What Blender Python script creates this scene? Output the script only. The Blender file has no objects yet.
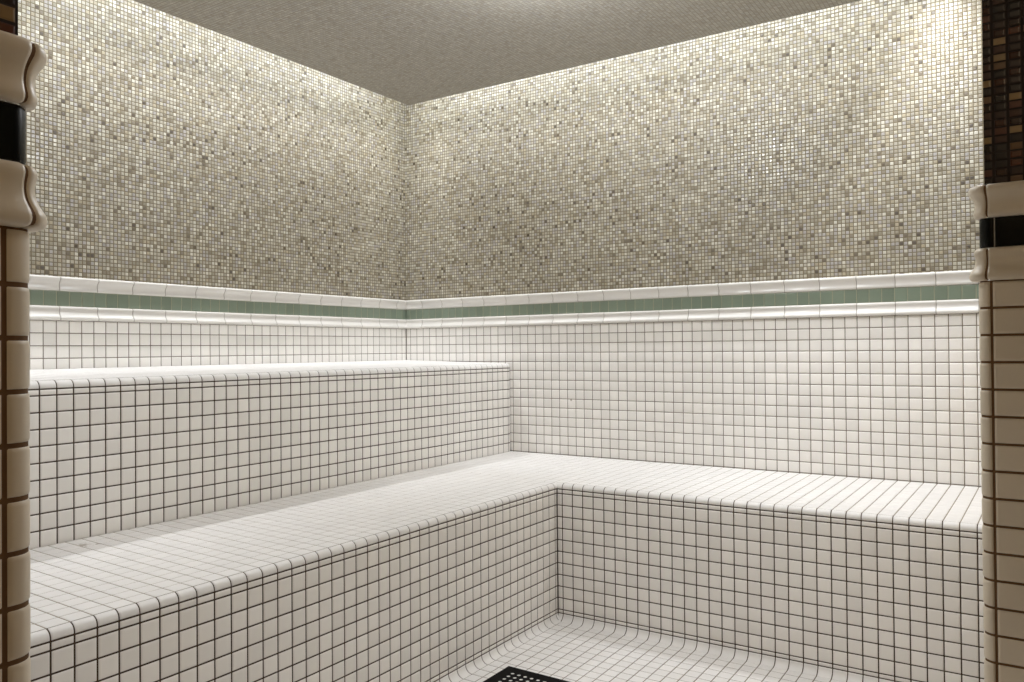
import bpy, math, random
import numpy as np
from mathutils import Matrix, Vector

random.seed(7)
RNG = np.random.default_rng(11)
T = 0.052            # one wall tile (two inches and its joint) in metres
Z0 = 26.0            # the floor lies 26 tiles under the foot of the wall trim
scene = bpy.context.scene
COL = scene.collection


def lin(r, g, b):
    f = lambda c: (c / 255 / 12.92) if c <= 10 else ((c / 255 + 0.055) / 1.055) ** 2.4
    return (f(r), f(g), f(b), 1.0)


# ------------------------------------------------------------------ materials
def new_mat(name):
    m = bpy.data.materials.new(name)
    m.use_nodes = True
    nt = m.node_tree
    nt.nodes.clear()
    out = nt.nodes.new('ShaderNodeOutputMaterial')
    b = nt.nodes.new('ShaderNodeBsdfPrincipled')
    nt.links.new(b.outputs[0], out.inputs[0])
    return m, nt, b


def math_node(nt, op, a, b=None, c=None):
    n = nt.nodes.new('ShaderNodeMath')
    n.operation = op
    for i, v in enumerate((a, b, c)):
        if v is None:
            continue
        if isinstance(v, (int, float)):
            n.inputs[i].default_value = v
        else:
            nt.links.new(v, n.inputs[i])
    return n.outputs[0]


def ceramic(name, col, rough=0.35, var=0.10, mottle=0.06, spec=0.5, stains=()):
    """Glazed tile: every tile its own slight tone, faint clouding in the glaze."""
    m, nt, b = new_mat(name)
    at = nt.nodes.new('ShaderNodeAttribute')
    at.attribute_name = 'tone'
    tc = nt.nodes.new('ShaderNodeTexCoord')
    nz = nt.nodes.new('ShaderNodeTexNoise')
    nz.inputs['Scale'].default_value = 9.0
    nz.inputs['Detail'].default_value = 4.0
    nt.links.new(tc.outputs['Object'], nz.inputs['Vector'])
    a = math_node(nt, 'MULTIPLY_ADD', at.outputs['Fac'], var, 1 - var / 2)
    c = math_node(nt, 'MULTIPLY_ADD', nz.outputs['Fac'], mottle, -mottle / 2)
    v = math_node(nt, 'ADD', a, c)
    hsv = nt.nodes.new('ShaderNodeHueSaturation')
    hsv.inputs['Color'].default_value = col
    nt.links.new(v, hsv.inputs['Value'])
    colour = hsv.outputs[0]
    if stains:
        ge = nt.nodes.new('ShaderNodeNewGeometry')
        n2 = nt.nodes.new('ShaderNodeTexNoise')
        n2.inputs['Scale'].default_value = 90.0
        nt.links.new(ge.outputs['Position'], n2.inputs['Vector'])
    for x, y, z, r in stains:          # a rust mark or chip of its own ragged shape
        dn = nt.nodes.new('ShaderNodeVectorMath'); dn.operation = 'DISTANCE'
        nt.links.new(ge.outputs['Position'], dn.inputs[0])
        dn.inputs[1].default_value = (x, y, z)
        d = math_node(nt, 'MULTIPLY', dn.outputs['Value'], math_node(nt, 'MULTIPLY_ADD', n2.outputs['Fac'], 2.0, 0.1))
        mr = nt.nodes.new('ShaderNodeMapRange')
        mr.inputs['From Min'].default_value = r
        mr.inputs['From Max'].default_value = r * 0.4
        nt.links.new(d, mr.inputs['Value'])
        mx = nt.nodes.new('ShaderNodeMix'); mx.data_type = 'RGBA'
        nt.links.new(math_node(nt, 'MULTIPLY', mr.outputs[0], 0.6), mx.inputs['Factor'])
        nt.links.new(colour, mx.inputs['A'])
        mx.inputs['B'].default_value = lin(112, 90, 66)
        colour = mx.outputs['Result']
    nt.links.new(colour, b.inputs['Base Color'])
    b.inputs['Roughness'].default_value = rough
    b.inputs['Specular IOR Level'].default_value = spec
    return m


def plain(name, col, rough=0.8, spec=0.3, noise=0.12, scale=30):
    m, nt, b = new_mat(name)
    tc = nt.nodes.new('ShaderNodeTexCoord')
    nz = nt.nodes.new('ShaderNodeTexNoise')
    nz.inputs['Scale'].default_value = scale
    nz.inputs['Detail'].default_value = 5.0
    nt.links.new(tc.outputs['Object'], nz.inputs['Vector'])
    v = math_node(nt, 'MULTIPLY_ADD', nz.outputs['Fac'], noise * 2, 1 - noise)
    hsv = nt.nodes.new('ShaderNodeHueSaturation')
    hsv.inputs['Color'].default_value = col
    nt.links.new(v, hsv.inputs['Value'])
    nt.links.new(hsv.outputs[0], b.inputs['Base Color'])
    b.inputs['Roughness'].default_value = rough
    b.inputs['Specular IOR Level'].default_value = spec
    return m


def mosaic(name, stops, grout, rough=(0.18, 0.45), tilt=0.10, spec=0.6, joint=0.10, patch=0.0, bump=0.6):
    """Small glass mosaic on a UV grid, one cell per piece: random piece colour, gloss and tilt."""
    m, nt, b = new_mat(name)
    L = nt.links
    uv = nt.nodes.new('ShaderNodeUVMap')
    uv.uv_map = 'UVMap'
    fl = nt.nodes.new('ShaderNodeVectorMath'); fl.operation = 'FLOOR'
    fr = nt.nodes.new('ShaderNodeVectorMath'); fr.operation = 'FRACTION'
    L.new(uv.outputs[0], fl.inputs[0]); L.new(uv.outputs[0], fr.inputs[0])
    wn = nt.nodes.new('ShaderNodeTexWhiteNoise'); wn.noise_dimensions = '2D'
    L.new(fl.outputs[0], wn.inputs['Vector'])
    sep = nt.nodes.new('ShaderNodeSeparateColor')
    L.new(wn.outputs['Color'], sep.inputs[0])
    ramp = nt.nodes.new('ShaderNodeValToRGB')
    ramp.color_ramp.interpolation = 'CONSTANT'
    el = ramp.color_ramp.elements
    while len(el) < len(stops):
        el.new(0.5)
    for e, (p, c) in zip(el, stops):
        e.position = p
        e.color = c
    if patch:
        # the pieces were not mixed evenly: broad drifts of browner and paler ones
        nz = nt.nodes.new('ShaderNodeTexNoise'); nz.noise_dimensions = '2D'
        nz.inputs['Scale'].default_value = 0.045
        nz.inputs['Detail'].default_value = 2.0
        L.new(uv.outputs[0], nz.inputs['Vector'])
        dr = math_node(nt, 'MULTIPLY_ADD', nz.outputs['Fac'], patch, -patch / 2)
        ad = math_node(nt, 'ADD', sep.outputs[0], dr)
        ad = math_node(nt, 'MINIMUM', math_node(nt, 'MAXIMUM', ad, 0.0), 0.999)
        L.new(ad, ramp.inputs[0])
    else:
        L.new(sep.outputs[0], ramp.inputs[0])
    hsv = nt.nodes.new('ShaderNodeHueSaturation')
    L.new(ramp.outputs[0], hsv.inputs['Color'])
    L.new(math_node(nt, 'MULTIPLY_ADD', sep.outputs[1], 0.20, 0.90), hsv.inputs['Value'])
    # joint mask
    sx = nt.nodes.new('ShaderNodeSeparateXYZ'); L.new(fr.outputs[0], sx.inputs[0])
    def edge(o):
        return math_node(nt, 'SUBTRACT', 0.5, math_node(nt, 'ABSOLUTE', math_node(nt, 'SUBTRACT', o, 0.5)))
    d = math_node(nt, 'MINIMUM', edge(sx.outputs[0]), edge(sx.outputs[1]))
    mr = nt.nodes.new('ShaderNodeMapRange')
    mr.inputs['From Min'].default_value = joint * 0.6
    mr.inputs['From Max'].default_value = joint * 1.1
    L.new(d, mr.inputs['Value'])
    mix = nt.nodes.new('ShaderNodeMix'); mix.data_type = 'RGBA'
    L.new(mr.outputs[0], mix.inputs['Factor'])
    mix.inputs['A'].default_value = grout
    L.new(hsv.outputs[0], mix.inputs['B'])
    L.new(mix.outputs['Result'], b.inputs['Base Color'])
    rg = math_node(nt, 'MULTIPLY_ADD', sep.outputs[2], rough[1] - rough[0], rough[0])
    rr = nt.nodes.new('ShaderNodeMix'); rr.data_type = 'FLOAT'
    L.new(mr.outputs[0], rr.inputs['Factor'])
    rr.inputs['A'].default_value = 0.9
    L.new(rg, rr.inputs['B'])
    L.new(rr.outputs['Result'], b.inputs['Roughness'])
    b.inputs['Specular IOR Level'].default_value = spec
    # pillowed edge, and every piece set a little askew
    h = nt.nodes.new('ShaderNodeMapRange'); h.interpolation_type = 'SMOOTHSTEP'
    h.inputs['From Min'].default_value = joint * 0.4
    h.inputs['From Max'].default_value = 0.24
    L.new(d, h.inputs['Value'])
    ax = math_node(nt, 'MULTIPLY', math_node(nt, 'SUBTRACT', sx.outputs[0], 0.5), math_node(nt, 'SUBTRACT', sep.outputs[1], 0.5))
    ay = math_node(nt, 'MULTIPLY', math_node(nt, 'SUBTRACT', sx.outputs[1], 0.5), math_node(nt, 'SUBTRACT', sep.outputs[2], 0.5))
    tl = math_node(nt, 'MULTIPLY', math_node(nt, 'ADD', ax, ay), tilt * 10)
    hh = math_node(nt, 'ADD', h.outputs[0], tl)
    bp = nt.nodes.new('ShaderNodeBump')
    bp.inputs['Strength'].default_value = bump
    bp.inputs['Distance'].default_value = 0.0012
    L.new(hh, bp.inputs['Height'])
    L.new(bp.outputs[0], b.inputs['Normal'])
    return m


M = {}
M['tile'] = ceramic('ivory_glaze', lin(236, 233, 229), 0.38, stains=[(1.2022, 0.0, 0.9313, 0.009)])
M['seat_tile'] = ceramic('seat_glaze', lin(233, 231, 229), 0.42, 0.05, stains=[(0.884, -2.536, 0.621, 0.022), (0.905, -2.50, 0.621, 0.012), (1.671, -0.01, 0.621, 0.012)])
M['trim'] = ceramic('white_trim_glaze', lin(216, 213, 208), 0.26, 0.04)
M['green'] = ceramic('sage_green_glaze', lin(122, 134, 118), 0.22, 0.16)
M['jamb_tile'] = ceramic('cream_glaze', lin(216, 204, 184), 0.45, 0.06)
M['black'] = ceramic('bottle_black_glaze', lin(14, 17, 14), 0.25, 0.10, 0.06, 0.2)
M['grout_dark'] = plain('brown_joint', lin(70, 56, 43))
M['grout_wall'] = plain('grey_brown_joint', lin(118, 108, 96))
M['grout_seat'] = plain('pale_brown_joint', lin(148, 138, 124))
M['grout_floor'] = plain('floor_joint', lin(120, 110, 98))
M['grout_trim'] = plain('trim_joint', lin(150, 144, 134))
M['grout_green'] = plain('pale_olive_joint', lin(150, 150, 128))
M['grout_jamb'] = plain('rust_brown_joint', lin(104, 76, 48))
M['core'] = plain('masonry', lin(150, 146, 138), 0.9)
M['plaster'] = plain('tan_plaster', lin(176, 156, 126), 0.85, 0.2, 0.04, 4)
M['plaster_dark'] = plain('cove_plaster', lin(225, 220, 205), 0.85, 0.2, 0.04, 4)
M['cover'] = plain('black_cover', lin(2, 2, 2), 0.6, 0.1, 0.1, 60)
M['hole'] = plain('pale_sump', lin(225, 224, 220), 0.5, 0.4, 0.05)
pale = [(0.0, lin(190, 184, 164)), (0.11, lin(176, 168, 143)), (0.26, lin(165, 157, 135)), (0.42, lin(155, 147, 127)),
        (0.57, lin(157, 151, 144)), (0.70, lin(161, 148, 116)), (0.80, lin(144, 134, 108)), (0.90, lin(128, 115, 90)), (0.965, lin(105, 91, 70)),
        (0.988, lin(84, 72, 56))]
pale = [(p, tuple(0.72 * c + 0.28 * (0.33 * q[0] + 0.34 * q[1] + 0.33 * q[2]) for c in q[:3]) + (1,)) for p, q in pale]
M['mosaic'] = mosaic('pale_glass_mosaic', pale, lin(106, 96, 75), rough=(0.26, 0.5), joint=0.13, patch=0.13)
ceil_mix = [(0.0, lin(172, 168, 159)), (0.2, lin(166, 161, 151)), (0.45, lin(160, 155, 145)), (0.7, lin(163, 159, 153)), (0.85, lin(153, 146, 134))]
M['mosaic_ceiling'] = mosaic('ceiling_glass_mosaic', ceil_mix, lin(146, 140, 130), rough=(0.3, 0.45), tilt=0.06, patch=0.2, bump=0.3)
M['mosaic_dark'] = mosaic('amber_glass_mosaic', [(0.0, lin(40, 20, 13)), (0.25, lin(58, 30, 18)), (0.48, lin(24, 15, 12)),
                          (0.66, lin(84, 46, 28)), (0.80, lin(140, 116, 80)), (0.92, lin(104, 78, 52))],
                          lin(36, 24, 16), rough=(0.2, 0.4), joint=0.12)


# ------------------------------------------------------------------ mesh helpers
class MB:
    def __init__(self):
        self.v, self.f, self.mi, self.tone, self.uv = [], [], [], [], []
        self.n = 0

    def grid(self, P, mat, tone=0.5, uv=None, flip=False):
        """P: (a, b, 3) array of points in tile units."""
        a, b = P.shape[:2]
        self.v.append(P.reshape(-1, 3))
        if uv is None:
            uv = np.zeros((a, b, 2))
        uvf = uv.reshape(-1, 2)
        for i in range(a - 1):
            for j in range(b - 1):
                q = [i * b + j, (i + 1) * b + j, (i + 1) * b + j + 1, i * b + j + 1]
                if flip:
                    q = q[::-1]
                self.f.append([self.n + k for k in q])
                self.uv.extend(uvf[k] for k in q)
                self.mi.append(mat)
                self.tone.append(tone)
        self.n += a * b

    def quad(self, pts, mat=0, uv=None):
        self.v.append(np.array(pts, float))
        self.f.append([self.n + k for k in range(4)])
        self.uv.extend(np.array(uv if uv is not None else [(0, 0)] * 4, float))
        self.mi.append(mat); self.tone.append(0.5)
        self.n += 4

    def box(self, x0, x1, y0, y1, z0, z1, mat=0, pitch=0.328):
        P = lambda x, y, z: (x, y, z)
        s = 1 / pitch
        for pts, ax in ((((x0, y0, z0), (x0, y0, z1), (x0, y1, z1), (x0, y1, z0)), (1, 2)),
                        (((x1, y0, z0), (x1, y1, z0), (x1, y1, z1), (x1, y0, z1)), (1, 2)),
                        (((x0, y0, z0), (x1, y0, z0), (x1, y0, z1), (x0, y0, z1)), (0, 2)),
                        (((x0, y1, z0), (x0, y1, z1), (x1, y1, z1), (x1, y1, z0)), (0, 2)),
                        (((x0, y0, z0), (x0, y1, z0), (x1, y1, z0), (x1, y0, z0)), (0, 1)),
                        (((x0, y0, z1), (x1, y0, z1), (x1, y1, z1), (x0, y1, z1)), (0, 1))):
            self.quad(pts, mat, [(p[ax[0]] * s, p[ax[1]] * s) for p in pts])

    def build(self, name, mats, parent=None, kind=None, smooth=True, origin=None):
        v = np.concatenate(self.v)
        v = (v + np.array([0, 0, Z0])) * T
        o0 = np.array(origin if origin is not None else (0, 0, 0), float)
        if origin is not None:
            o0 = (o0 + np.array([0, 0, Z0])) * T
        me = bpy.data.meshes.new(name)
        me.from_pydata((v - o0).tolist(), [], self.f)
        for m in mats:
            me.materials.append(m)
        me.polygons.foreach_set('material_index', self.mi)
        me.polygons.foreach_set('use_smooth', [smooth] * len(self.f))
        at = me.attributes.new('tone', 'FLOAT', 'FACE')
        at.data.foreach_set('value', self.tone)
        ul = me.uv_layers.new(name='UVMap')
        ul.data.foreach_set('uv', np.array(self.uv, float).reshape(-1))
        me.update()
        o = bpy.data.objects.new(name, me)
        COL.objects.link(o)
        o.location = o0
        if parent is not None:
            o.parent = parent
            o.matrix_parent_inverse = Matrix.Translation(parent.location).inverted()
        if kind:
            o['kind'] = kind
        return o


def tiles(mb, us, vs, fn, g=0.085, h=0.05, gu=None, gv=None, nu=1, nv=1, lip=0.10, jit=0.004, tile_mat=0, grout_mat=1):
    """Lay raised tiles over the surface fn(u, v) -> (points, normals); us, vs are the joint positions."""
    gu = g if gu is None else gu
    gv = g if gv is None else gv

    def samples(a, b, gap, n):
        a2, b2 = a + gap / 2, b - gap / 2
        w = b2 - a2
        l = min(lip, w * 0.3)
        mids = list(np.linspace(a2 + l, b2 - l, n + 1))
        s = [a2, a2 + l * 0.25] + mids + [b2 - l * 0.25, b2]
        hh = [0, 0.72] + [1] * len(mids) + [0.72, 0]
        return np.array(s), np.array(hh)

    for i in range(len(us) - 1):
        su, hu = samples(us[i], us[i + 1], gu, nu)
        for j in range(len(vs) - 1):
            sv, hv = samples(vs[j], vs[j + 1], gv, nv)
            U, V = np.meshgrid(su, sv, indexing='ij')
            Pp, N = fn(U, V)
            H = np.minimum.outer(hu, hv)
            t = RNG.normal(0, jit, 2)
            tilt = t[0] * (U - U.mean()) + t[1] * (V - V.mean())
            off = (H - 1) * h + tilt * (H > 0.9)
            mb.grid(Pp + N * off[..., None], tile_mat, float(RNG.random()))
    # the joint bed behind
    gv_s = []
    for j in range(len(vs) - 1):
        gv_s += list(np.linspace(vs[j], vs[j + 1], nv + 1))[:-1]
    gv_s.append(vs[-1])
    gu_s = []
    for i in range(len(us) - 1):
        gu_s += list(np.linspace(us[i], us[i + 1], nu + 1))[:-1]
    gu_s.append(us[-1])
    U, V = np.meshgrid(np.array(gu_s), np.array(gv_s), indexing='ij')
    Pp, N = fn(U, V)
    mb.grid(Pp - N * (h * 0.85), grout_mat)


def joints(a, b, phase, step=1.0):
    """Joint positions from a to b (a < b) on a grid at phase + k * step."""
    k0 = math.ceil((a - phase) / step + 1e-6)
    out = [a]
    x = phase + k0 * step
    while x < b - 1e-6:
        if x - out[-1] > 0.06:
            out.append(x)
        x += step
    if b - out[-1] < 0.06 and len(out) > 1:
        out[-1] = b
    else:
        out.append(b)
    return out


def full(A, *v):
    return np.stack([np.broadcast_to(np.asarray(c, float), A.shape) for c in v], -1)


def plane_x(x, sign=1):      # plane x = const, u = y, v = z, facing sign * x
    return lambda U, V: (full(U, x, U, V), full(U, sign, 0, 0))


def plane_y(y, sign=-1):
    return lambda U, V: (full(U, U, y, V), full(U, 0, sign, 0))


# orientation: grid() winds u x v ; for plane_y facing -y, u = x, v = z gives x cross z = -y: right.
# for plane_x facing +x, u = y, v = z gives y cross z = +x: right.

# ------------------------------------------------------------------ places (in tiles)
U_B = 15.33                   # face of the upper bench
L_B = 29.84                  # face of the lower bench along the left wall
W_B = -14.65                 # face of the lower bench along the back wall
XR = 62.90                    # end of the right hand wall
YR = -40.24                  # its tiled face towards the entry
XL = 48.85                   # tiled face of the front wall's end
YL = -66.57
TOP = 25.45                  # under side of the floating ceiling
CAP = 30.5                   # ceiling of the light cove above it
GAP = 5.0
MOS = 0.328                  # mosaic pitch
YF = -96.0
XE = 86.0


def tag(o, label=None, cat=None, group=None, kind=None):
    if label: o['label'] = label
    if cat: o['category'] = cat
    if group: o['group'] = group
    if kind: o['kind'] = kind
    return o


# ------------------------------------------------------------------ shell
mb = MB(); mb.box(-3, XE + 3, YF - 3, 3, -28, -26.3)
mb2 = MB()
tiles(mb, joints(L_B + 0.55, XR + 8, 0.35), joints(-80.0, W_B - 0.55, -0.97),
      lambda U, V: (full(U, U, V, -26.0), full(U, 0, 0, 1)), g=0.058, h=0.035, tile_mat=1, grout_mat=2)
floor = mb.build('floor', [M['core'], M['seat_tile'], M['grout_floor']], kind='structure')
tag(floor, 'white square floor tile with thin grey joints', 'floor')


def mosaic_facing(mb, pts, ax, mat=0, pitch=(MOS, MOS)):
    mb.quad(pts, mat, [(p[ax[0]] / pitch[0], p[ax[1]] / pitch[1]) for p in pts])


# left wall
mb = MB(); mb.box(-3, -0.06, YF, 3, -26.3, CAP)
wl = mb.build('wall_left', [M['core']], kind='structure', smooth=False)
tag(wl, 'left wall of pale mosaic over ivory square tile', 'wall')
mb = MB()
tiles(mb, joints(YL, 0.0, -0.742), joints(-5.0, 0.0, 0.0), plane_x(0.0), g=0.058)
mb.build('tile_facing', [M['tile'], M['grout_wall']], wl)
mb = MB()
mosaic_facing(mb, [(0, YL, 3.4), (0, 0, 3.4), (0, 0, CAP), (0, YL, CAP)], (1, 2))
mb.build('mosaic_facing', [M['mosaic']], wl, smooth=False)['label'] = 'pale beige glass mosaic'

# back wall
mb = MB(); mb.box(-3, XE, 0.06, 3, -26.3, CAP)
wb = mb.build('wall_back', [M['core']], kind='structure', smooth=False)
tag(wb, 'back wall of pale mosaic over ivory square tile', 'wall')
mb = MB()
tiles(mb, joints(0.0, XR, 0.688), joints(-15.0, 0.0, 0.0), plane_y(0.0), g=0.058)
mb.build('tile_facing', [M['tile'], M['grout_wall']], wb)
mb = MB()
mosaic_facing(mb, [(0, 0, 3.4), (XR, 0, 3.4), (XR, 0, CAP), (0, 0, CAP)], (0, 2))
mb.build('mosaic_facing', [M['mosaic']], wb, smooth=False)['label'] = 'pale beige glass mosaic'


# --- plan paths for things that turn a corner: (length u) -> point, outward normal
class Path:
    def __init__(self, pts):
        self.p = np.array(pts, float)
        d = np.diff(self.p, axis=0)
        self.s = np.concatenate([[0], np.cumsum(np.hypot(d[:, 0], d[:, 1]))])
        t = np.zeros_like(self.p)
        dn = d / np.hypot(d[:, 0], d[:, 1])[:, None]
        t[:-1] += dn; t[1:] += dn
        t /= np.hypot(t[:, 0], t[:, 1])[:, None]
        self.nrm = np.stack([t[:, 1], -t[:, 0]], 1)   # right hand side of the walk

    def at(self, u):
        x = np.interp(u, self.s, self.p[:, 0]); y = np.interp(u, self.s, self.p[:, 1])
        nx = np.interp(u, self.s, self.nrm[:, 0]); ny = np.interp(u, self.s, self.nrm[:, 1])
        l = np.hypot(nx, ny)
        return x, y, nx / l, ny / l


def arc(cx, cy, r, a0, a1, n=8):
    return [(cx + r * math.cos(math.radians(a)), cy + r * math.sin(math.radians(a))) for a in np.linspace(a0, a1, n + 1)]


def profile_fn(path, prof):
    """prof: list of (protrusion, z); v runs along it by index length."""
    pr = np.array(prof, float)
    d = np.diff(pr, axis=0)
    s = np.concatenate([[0], np.cumsum(np.hypot(d[:, 0], d[:, 1]))])
    t = np.zeros_like(pr)
    dn = d / np.hypot(d[:, 0], d[:, 1])[:, None]
    t[:-1] += dn; t[1:] += dn
    t /= np.hypot(t[:, 0], t[:, 1])[:, None]
    nr, nz = t[:, 1], -t[:, 0]

    def fn(U, V):
        x, y, nx, ny = path.at(U)
        p = np.interp(V, s, pr[:, 0]); z = np.interp(V, s, pr[:, 1])
        a = np.interp(V, s, nr); c = np.interp(V, s, nz)
        l = np.hypot(a, c); a, c = a / l, c / l
        return np.stack([x + nx * p, y + ny * p, z], -1), np.stack([nx * a, ny * a, c], -1)
    return fn, s[-1]


def smooth_profile(pts, n=4):
    """Catmull-Rom through the points."""
    p = [pts[0]] + list(pts) + [pts[-1]]
    out = []
    for i in range(1, len(p) - 2):
        p0, p1, p2, p3 = map(np.array, p[i - 1:i + 3])
        for t in np.linspace(0, 1, n, endpoint=False):
            out.append(0.5 * (2 * p1 + (p2 - p0) * t + (2 * p0 - 5 * p1 + 4 * p2 - p3) * t * t + (3 * p1 - p0 - 3 * p2 + p3) * t ** 3))
    out.append(np.array(pts[-1], float))
    return out


# crown profile: slim bead at one end, fat bulb at the other
CROWN = [(-0.14, -0.0), (0.02, 0.0), (0.12, 0.04), (0.17, 0.16), (0.13, 0.30), (0.11, 0.44), (0.15, 0.62), (0.26, 0.78), (0.35, 0.90),
         (0.36, 1.02), (0.29, 1.12), (0.12, 1.15), (0.0, 1.15), (-0.14, 1.15)]


def crown_up(z, k=1.0, kp=1.0):
    return smooth_profile([(p * kp, z + q * k) for p, q in CROWN])


def crown_down(z_top, k=1.0, kp=1.0):
    return smooth_profile([(p * kp, z_top - q * k) for p, q in CROWN][::-1])


def trim_run(root_name, label, path, us3, us1, z, k, mats, seg=1, band=None, cat='trim', kp=1.0, bp=0.05, gb=0.055, band_label='sage green square tile band'):
    """A border of two white crown mouldings with a band of coloured tile between them."""
    root = bpy.data.objects.new(root_name, None)
    COL.objects.link(root)
    x, y, _, _ = path.at(np.array([0.0]))
    root.location = (x[0] * T, y[0] * T, (z + Z0) * T)
    tag(root, label, cat, kind='structure')
    bh = band
    mb = MB(); fn, n = profile_fn(path, crown_down(z + 1.15 * k, k, kp))
    tiles(mb, us3, [0, n], fn, g=0.05, h=0.04, gv=0.0, nv=22, nu=seg, lip=0.07, jit=0.002)
    bpy_o = mb.build('base_moulding', mats[:2], root)
    mb = MB(); fn, n = profile_fn(path, [(bp, z + 1.15 * k), (bp, z + 1.15 * k + bh)])
    tiles(mb, us1, [0, n], fn, g=gb, h=0.03, nv=1, nu=seg, lip=0.07)
    mb.build('tile_band', mats[2:4], root)['label'] = band_label
    mb = MB(); fn, n = profile_fn(path, crown_up(z + 1.15 * k + bh, k, kp))
    tiles(mb, us3, [0, n], fn, g=0.05, h=0.04, gv=0.0, nv=22, nu=seg, lip=0.07, jit=0.002)
    mb.build('cap_moulding', mats[:2], root)
    return root


tm = [M['trim'], M['grout_trim'], M['green'], M['grout_green']]
# walk so that the room is on the right hand side: left wall from front (y=YL) to corner would put +x on the right
pl = Path([(0, YL), (0, 0)])
j1 = [y - YL for y in joints(YL, 0.0, -0.742)]
j3 = [y - YL for y in joints(YL, 0.0, -1.79, 3.06)]
trim_run('trim_1', 'white and sage green tile border along the left wall', pl, j3, j1, 0.0, 1.0, tm, band=1.2)
pb = Path([(0, 0), (XR, 0)])
trim_run('trim_2', 'white and sage green tile border along the back wall', pb, joints(0.0, XR, 2.67, 3.064), joints(0.0, XR, 0.688),
         0.0, 1.0, tm, band=1.2)

# ------------------------------------------------------------------ benches
R_N = 0.40
YE = YL + 0.1
XE_B = XR - 0.04


def nose_profile(z_top, z_line, r):
    """From the joint under the nosing up and over to the seat (protrusion 0 = riser face)."""
    out = [(0.0, z_line)]
    for a in np.linspace(0, 90, 7):
        out.append((-r + r * math.cos(math.radians(a)), z_top - r + r * math.sin(math.radians(a))))
    return out


def bench_root(name, label, boxes):
    mb = MB()
    for b in boxes:
        mb.box(*b)
    o = mb.build(name, [M['core']], smooth=False, origin=(boxes[0][1], boxes[0][2], -26.0))
    return tag(o, label, 'bench')


# upper bench -------------------------------------------------------
ub = bench_root('tiled_bench', 'upper tiled bench along the left wall, the higher of the two steps',
                [(0.12, U_B - 0.55, YL + 0.12, -0.12, -25.9, -4.5)])
jy = joints(YE, -0.04, -0.41)
mb = MB()


def ub_top(U, V):       # u = x, v = y
    return full(U, U, V, -3.83 - 0.35 * U / (U_B - 0.40)), full(U, 0.0236, 0, 0.9997)


tiles(mb, joints(0.04, U_B - 0.40, (U_B - 0.40) % 1.0), jy, ub_top, g=0.06, h=0.035)
mb.build('seat', [M['seat_tile'], M['grout_seat']], ub)
pu = Path([(U_B, YE), (U_B, -0.04)])
ju = [y - YE for y in jy]
mb = MB(); fn, n = profile_fn(pu, nose_profile(-4.20, -4.72, 0.40))
tiles(mb, ju, [0, n], fn, gv=0.075, gu=0.055, nv=8)
mb.build('nosing', [M['seat_tile'], M['grout_dark']], ub)
mb = MB()
tiles(mb, jy, [-14.12, -13.1, -12.1, -11.1, -10.1, -9.1, -8.1, -7.1, -6.1, -5.1, -4.72], plane_x(U_B), g=0.072)
mb.build('riser', [M['tile'], M['grout_dark']], ub)

# lower bench, L shaped -----------------------------------------------
lb = bench_root('tiled_bench', 'lower L-shaped tiled bench running along the left and back walls',
                [(U_B + 0.1, L_B - 0.6, YL + 0.12, -0.12, -25.9, -14.45), (L_B - 0.6, XR - 0.1, W_B + 0.6, -0.12, -25.9, -14.45)])


def lb_z(X, Y):
    s = np.minimum((X - U_B) / (L_B - R_N - U_B), -Y / -(W_B + R_N))
    return -14.04 - 0.20 * np.clip(s, 0, 1)


def lb_a(U, V):
    return full(U, U, V, lb_z(U, V)), full(U, 0, 0, 1)


def lb_b(U, V):          # the cross joints run a little askew to the wall
    k = 0.348 * np.clip((U - 18.0) / 16.0, 0, 1)
    X = U + k * (V - W_B) / (-W_B)
    X = np.where(U > XE_B - 0.2, U, X)
    return full(U, X, V, lb_z(X, V)), full(U, 0, 0, 1)


mb = MB()
jla = joints(YE, W_B + R_N, -0.97)
xa = L_B - R_N
tiles(mb, joints(U_B, xa, xa % 1.0), jla, lb_a, g=0.06, h=0.035)
tiles(mb, joints(U_B, XE_B, 0.34), joints(W_B + R_N, -0.04, (W_B + R_N) % 1.0), lb_b, g=0.06, h=0.035, gv=0.045)
mb.build('seat', [M['seat_tile'], M['grout_seat']], lb)

pa = Path([(L_B, YE), (L_B, W_B + 0.6)])
ja = [y - YE for y in joints(YE, W_B + 0.6, -0.97)]
pbk = Path([(L_B - 0.6, W_B), (XE_B, W_B)])
jb = [x - L_B + 0.6 for x in joints(L_B - 0.6, XE_B, 0.34)]
noz = nose_profile(-14.24, -14.75, R_N)
mb = MB(); fn, n = profile_fn(pa, noz)
tiles(mb, ja, [0, n], fn, gv=0.075, gu=0.055, nv=8)
fn, n = profile_fn(pbk, noz)
tiles(mb, jb, [0, n], fn, gv=0.075, gu=0.055, nv=8)
mb.build('nosing', [M['seat_tile'], M['grout_dark']], lb)
zs = [-25.45, -25.13] + [-25.13 + i for i in range(1, 11)] + [-14.75]
mb = MB()
tiles(mb, joints(YE, W_B, -0.97), zs, plane_x(L_B), g=0.072)
mb.build('riser', [M['tile'], M['grout_dark']], lb)
mb = MB()
tiles(mb, joints(L_B, XE_B, 0.34), zs, plane_y(W_B), g=0.072)
mb.build('riser', [M['tile'], M['grout_dark']], lb)
cove = [(0.0 + 0.56 * (1 - math.cos(math.radians(a))), -25.45 - 0.56 * math.sin(math.radians(a))) for a in np.linspace(90, 0, 9)]
mb = MB()
for pth, jj in ((Path([(L_B, YE), (L_B, W_B)]), [y - YE for y in joints(YE, W_B, -0.97)]),
                (Path([(L_B, W_B), (XE_B, W_B)]), [x - L_B for x in joints(L_B, XE_B, 0.34)])):
    fn, n = profile_fn(pth, cove)
    tiles(mb, jj, [0, n], fn, gv=0.045, gu=0.055, nv=8, h=0.04)
mb.build('cove_base', [M['seat_tile'], M['grout_dark']], lb)

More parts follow.
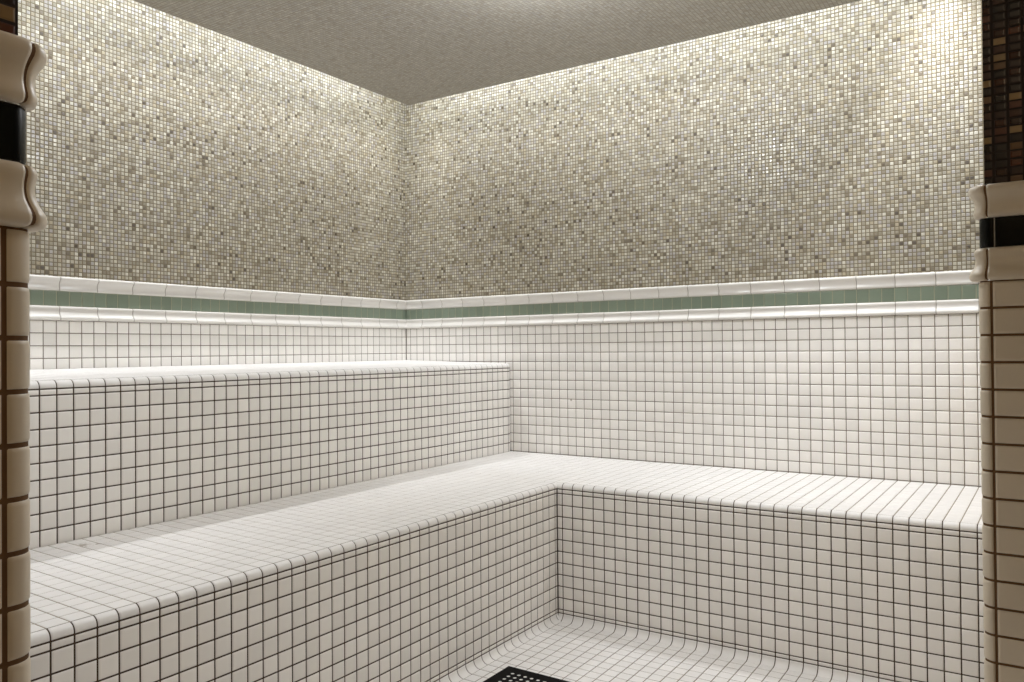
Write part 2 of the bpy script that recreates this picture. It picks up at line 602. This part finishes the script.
# ------------------------------------------------------------------ floor drain
DX, DY, DS = 31.9, -25.44, 5.8
dr = bpy.data.objects.new('floor_drain', None); COL.objects.link(dr)
dr.location = ((DX + DS / 2) * T, (DY - DS / 2) * T, 0.0)
tag(dr, 'square black perforated drain cover on the white tiled floor', 'drain')
mb = MB()
N_H, HP, HR = 8, 0.537, 0.135
m0 = (DS - HP * N_H) / 2
zt, zb = -25.955, -25.985
x0, x1, y1, y0 = DX + m0, DX + DS - m0, DY - m0, DY - DS + m0
# the plate: one square cell with a round hole for every perforation
K = 16
for i in range(N_H):
    for j in range(N_H):
        cx, cy = x0 + HP * (i + 0.5), y1 - HP * (j + 0.5)
        ring, sq, low = [], [], []
        for k in range(K + 1):
            a = 2 * math.pi * k / K + math.pi / 4
            c, s = math.cos(a), math.sin(a)
            q = HP / 2 / max(abs(c), abs(s))
            sq.append((cx + c * q, cy + s * q, zt)); ring.append((cx + c * HR, cy + s * HR, zt)); low.append((cx + c * HR, cy + s * HR, zb))
        mb.grid(np.array([sq, ring, low]), 0, flip=True)
plate = mb.build('perforated_plate', [M['cover']], dr, smooth=False)
mb = MB()
e0, e1, f0, f1 = DX, DX + DS, DY - DS, DY
b = 0.06
for a, c in (((e0, f1), (e1, f1)), ((e1, f1), (e1, f0)), ((e1, f0), (e0, f0)), ((e0, f0), (e0, f1))):
    def inn(p, d):
        return (min(max(p[0], e0 + d), e1 - d), min(max(p[1], f0 + d), f1 - d))
    rows = [[(a[0], a[1], -26.0), (c[0], c[1], -26.0)],
            [(a[0], a[1], zt - 0.015), (c[0], c[1], zt - 0.015)],
            [(*inn(a, b), zt), (*inn(c, b), zt)],
            [(*inn(a, m0), zt), (*inn(c, m0), zt)]]
    mb.grid(np.array(rows), 0)
mb.build('rim', [M['cover']], dr, smooth=False)
mb = MB()
mb.box(x0 - 0.1, x1 + 0.1, y0 - 0.1, y1 + 0.1, -25.998, -25.972)
tag(mb.build('sump', [M['hole']], dr, smooth=False), 'pale sump seen through the holes')

# ------------------------------------------------------------------ right wall end and front wall end
mb = MB(); mb.box(XR + 0.5, XE, YR + 0.5, 0.06, -26.3, CAP)
wr = mb.build('wall_right', [M['core']], kind='structure', smooth=False)
tag(wr, 'right wall, its tiled end framing the view in shade', 'wall')
mb = MB(); mb.box(-3, XL - 0.5, YF, YL - 0.5, -26.3, CAP)
wf = mb.build('wall_front', [M['core']], kind='structure', smooth=False)
tag(wf, 'front wall, its tiled end framing the view at left', 'wall')

JT = 3.35
zrow = [-26.0] + [-0.2 - i for i in range(25, 0, -1)] + [-0.2]
R_E = 0.42
# right: walk along the face from far right to the corner so that -y lies on the ... right hand side
jr = 63.30
# walk with the open side on the right: side face (x = XR, facing -x) is walked towards -y, then the face is walked towards +x
path_r = Path([(XR, 0.0), (XR, YR + R_E)] + arc(XR + R_E, YR + R_E, R_E, 180, 270)[1:] + [(XE, YR)])
s_corner0 = -(YR + R_E) - 0.35
s_corner1 = float(np.interp(jr, path_r.p[-2:, 0], path_r.s[-2:]))
face_r = [s_corner1 + 3.05 * i for i in range(8)]
side_r = list(np.linspace(0.0, s_corner0, 14))
vert = lambda path: (lambda U, V: (lambda a: (np.stack([a[0], a[1], V], -1), np.stack([a[2], a[3], 0 * V], -1)))(path.at(U)))
mb = MB()
tiles(mb, [s_corner0, s_corner1], zrow, vert(path_r), g=0.08, h=0.05, nu=14, lip=0.10)
tag(mb.build('bullnose_edge', [M['jamb_tile'], M['grout_jamb']], wr), None)
mb = MB()
tiles(mb, face_r, zrow, vert(path_r), g=0.08, h=0.05, lip=0.10)
tiles(mb, side_r, [-26.0, -0.2], vert(path_r), g=0.08, h=0.05, lip=0.10, jit=0.0)
mb.build('tile_facing', [M['jamb_tile'], M['grout_jamb']], wr)
MX, MY = XR + 0.25, YR + 0.06
mb = MB()
mosaic_facing(mb, [(MX, MY, JT - 0.1), (XE, MY, JT - 0.1), (XE, MY, CAP), (MX, MY, CAP)], (0, 2), 0, (0.47, 0.30))
mosaic_facing(mb, [(MX, 0, JT - 0.1), (MX, MY, JT - 0.1), (MX, MY, CAP), (MX, 0, CAP)], (1, 2), 1)
mb.build('mosaic_facing', [M['mosaic_dark'], M['mosaic']], wr, smooth=False)['label'] = 'dark amber and brown glass mosaic'
tj = [M['jamb_tile'], M['grout_jamb'], M['black'], M['grout_trim']]
side3 = list(np.linspace(0.0, s_corner0, 14))
trim_run('trim_3', 'shaded cream and black tile border on the right wall end', path_r, [s_corner0, s_corner1 - 0.09] + face_r[1:], [s_corner0, s_corner1 + 0.12] + [f + 0.35 for f in face_r[1:-1]],
         -0.2, 1.05, tj, seg=14, band=1.12, kp=0.82, bp=-0.05, gb=0.035, band_label='glossy black tile band')

# left: face x = XL facing +x, walked towards +y up to the corner, then the end is walked towards -x
path_l = Path([(XL, YF), (XL, YL - R_E)] + arc(XL - R_E, YL - R_E, R_E, 0, 90)[1:] + [(0.0, YL)])
l_face = (YL - R_E) - YF
l0 = -67.16 - YF
zrow_l = [-26.0] + [-0.27 - i for i in range(25, 0, -1)] + [-0.2]
l1 = l_face + R_E * math.pi / 2 + 0.3
face_l = [l0 - 3.05 * i for i in range(8)][::-1]
mb = MB()
tiles(mb, [l0, l1], zrow_l, vert(path_l), g=0.085, h=0.035, nu=14, lip=0.10)
mb.build('bullnose_edge', [M['jamb_tile'], M['grout_jamb']], wf)
mb = MB()
tiles(mb, face_l, zrow_l, vert(path_l), g=0.085, h=0.035, lip=0.10)
mb.build('tile_facing', [M['jamb_tile'], M['grout_jamb']], wf)
mb = MB()
mx, my = XL - 0.06, YL - 0.32
mosaic_facing(mb, [(mx, YF, JT - 0.1), (mx, my, JT - 0.1), (mx, my, CAP), (mx, YF, CAP)], (1, 2), 0)
mosaic_facing(mb, [(mx, my, JT - 0.1), (0, my, JT - 0.1), (0, my, CAP), (mx, my, CAP)], (0, 2), 1)
mb.build('mosaic_facing', [M['mosaic_dark'], M['mosaic']], wf, smooth=False)['label'] = 'dark amber and brown glass mosaic'
mb = MB()
tiles(mb, list(np.linspace(l1, path_l.s[-1], 14)), [-26.0, -0.2], vert(path_l), g=0.10, h=0.05, jit=0.0)
mb.build('inner_tile_facing', [M['tile'], M['grout_wall']], wf)
trim_run('trim_4', 'shaded cream and black tile border on the front wall end at left', path_l,
         face_l[:-1] + [-66.60 - 0.42 + 0.15 - YF + 0.04, l1], [f - 0.4 for f in face_l[1:]] + [l1], -0.2, 1.05, tj, seg=14, band=1.12, kp=0.82, bp=-0.05, gb=0.035, band_label='glossy black tile band')

# entry beyond the opening (behind and beside the camera)
mb = MB(); mb.box(XE, XE + 3, YF, YR + 2, -26.3, CAP)
tag(mb.build('wall_entry', [M['plaster']], kind='structure', smooth=False), 'plain tan plaster side wall of the entry', 'wall')
mb = MB(); mb.box(-3, XE + 3, YF - 3, YF, -26.3, CAP)
tag(mb.build('wall_rear', [M['plaster']], kind='structure', smooth=False), 'plain tan plaster rear wall of the entry', 'wall')

# ------------------------------------------------------------------ ceiling: a mosaic slab floating inside a light cove
mb = MB(); mb.box(-3, XE + 3, YF - 3, 3, CAP, CAP + 2)
tag(mb.build('ceiling', [M['plaster_dark']], kind='structure', smooth=False), 'cove ceiling above the floating mosaic panel', 'ceiling')
mb = MB(); mb.box(GAP, XR - GAP, YL + GAP, -GAP, TOP, TOP + 0.45)
mb.box(XR - GAP - 0.01, XE - 0.2, YF + 0.2, YR - 0.6, TOP, TOP + 0.45)
mb.box(XL + 0.4, XR - GAP, YF + 0.2, YL + GAP + 0.01, TOP, TOP + 0.45)
cs = mb.build('ceiling', [M['mosaic_ceiling']], kind='structure', smooth=False)
tag(cs, 'grey brown mosaic ceiling panel with light glowing around its edge', 'ceiling')

# ------------------------------------------------------------------ lights


def area(name, loc, size, size_y, power, col, rot=(0, 0, 0), spread=180):
    l = bpy.data.lights.new(name, 'AREA')
    l.shape = 'RECTANGLE'
    l.size = size * T; l.size_y = size_y * T
    l.energy = power; l.color = col; l.spread = math.radians(spread)
    o = bpy.data.objects.new(name, l); COL.objects.link(o)
    o.location = (loc[0] * T, loc[1] * T, (loc[2] + Z0) * T)
    o.rotation_euler = rot
    return o


WHITE = (0.955, 0.967, 1.0)
COOL = (0.90, 0.955, 1.0)
ZL = TOP + 1.0
tilt = math.radians(40)
XO = GAP - 0.6
# LED strips in the cove along the slab's edge: one row shining down, one turned to wash the mosaic
area('cove_strip_left', (XO, YL / 2, ZL), 0.4, 60, 12.5, WHITE, spread=120)
area('cove_strip_back', (XR / 2, -XO, ZL), 56, 0.4, 8.5, WHITE, spread=120)
area('cove_strip_right', (XR - XO, YR / 2, ZL), 0.4, 36, 20, WHITE)
area('cove_strip_front', (XL / 2, YL + XO, ZL), 44, 0.4, 15, WHITE)
area('cove_wash_left', (XO, YL / 2, TOP + 3.4), 0.4, 60, 13, COOL, (0, tilt, 0))
area('cove_wash_back', (XR / 2, -XO, TOP + 3.4), 56, 0.4, 12.5, COOL, (tilt, 0, 0))


def point(name, loc, power, col, radius):
    l = bpy.data.lights.new(name, 'POINT')
    l.energy = power; l.color = col; l.shadow_soft_size = radius * T
    o = bpy.data.objects.new(name, l); COL.objects.link(o)
    o.location = (loc[0] * T, loc[1] * T, (loc[2] + Z0) * T)
    return o


point('entry_lamp', (72, -80, 20), 7.3, (1.0, 0.80, 0.54), 2.0)
point('room_fill', (36.8, -28.4, TOP - 2.6), 40.0, (0.92, 0.957, 1.0), 1.6)  # added fill with no fixture: lifts walls and risers, makes the ceiling glow

w = bpy.data.worlds.new('world'); scene.world = w
w.use_nodes = True
w.node_tree.nodes['Background'].inputs[0].default_value = (0.5, 0.48, 0.45, 1)
w.node_tree.nodes['Background'].inputs[1].default_value = 0.05

# ------------------------------------------------------------------ camera
C = np.array([64.65610521, -74.16105698, -2.54745262])
fw = Vector((-0.55149288, 0.83412364, 0.00966185)).normalized()
rt = Vector((0.83408405, 0.55156802, -0.00874729))
rt = (rt - fw * rt.dot(fw)).normalized()
up = rt.cross(fw)
cd = bpy.data.cameras.new('camera')
cd.sensor_width = 36.0
cd.lens = 792.01 / 1024 * 36.0
cd.clip_start = 0.02
cam = bpy.data.objects.new('camera', cd); COL.objects.link(cam)
mt = Matrix((rt, up, -fw)).transposed().to_4x4()
mt.translation = Vector((C[0] * T, C[1] * T, (C[2] + Z0) * T))
cam.matrix_world = mt
scene.camera = cam

scene.view_settings.view_transform = 'Standard'
scene.view_settings.look = 'None'
scene.view_settings.gamma = 1.0
scene.view_settings.use_curve_mapping = False
scene.view_settings.exposure = 0.0
scene.cycles.max_bounces = 10
scene.cycles.diffuse_bounces = 8
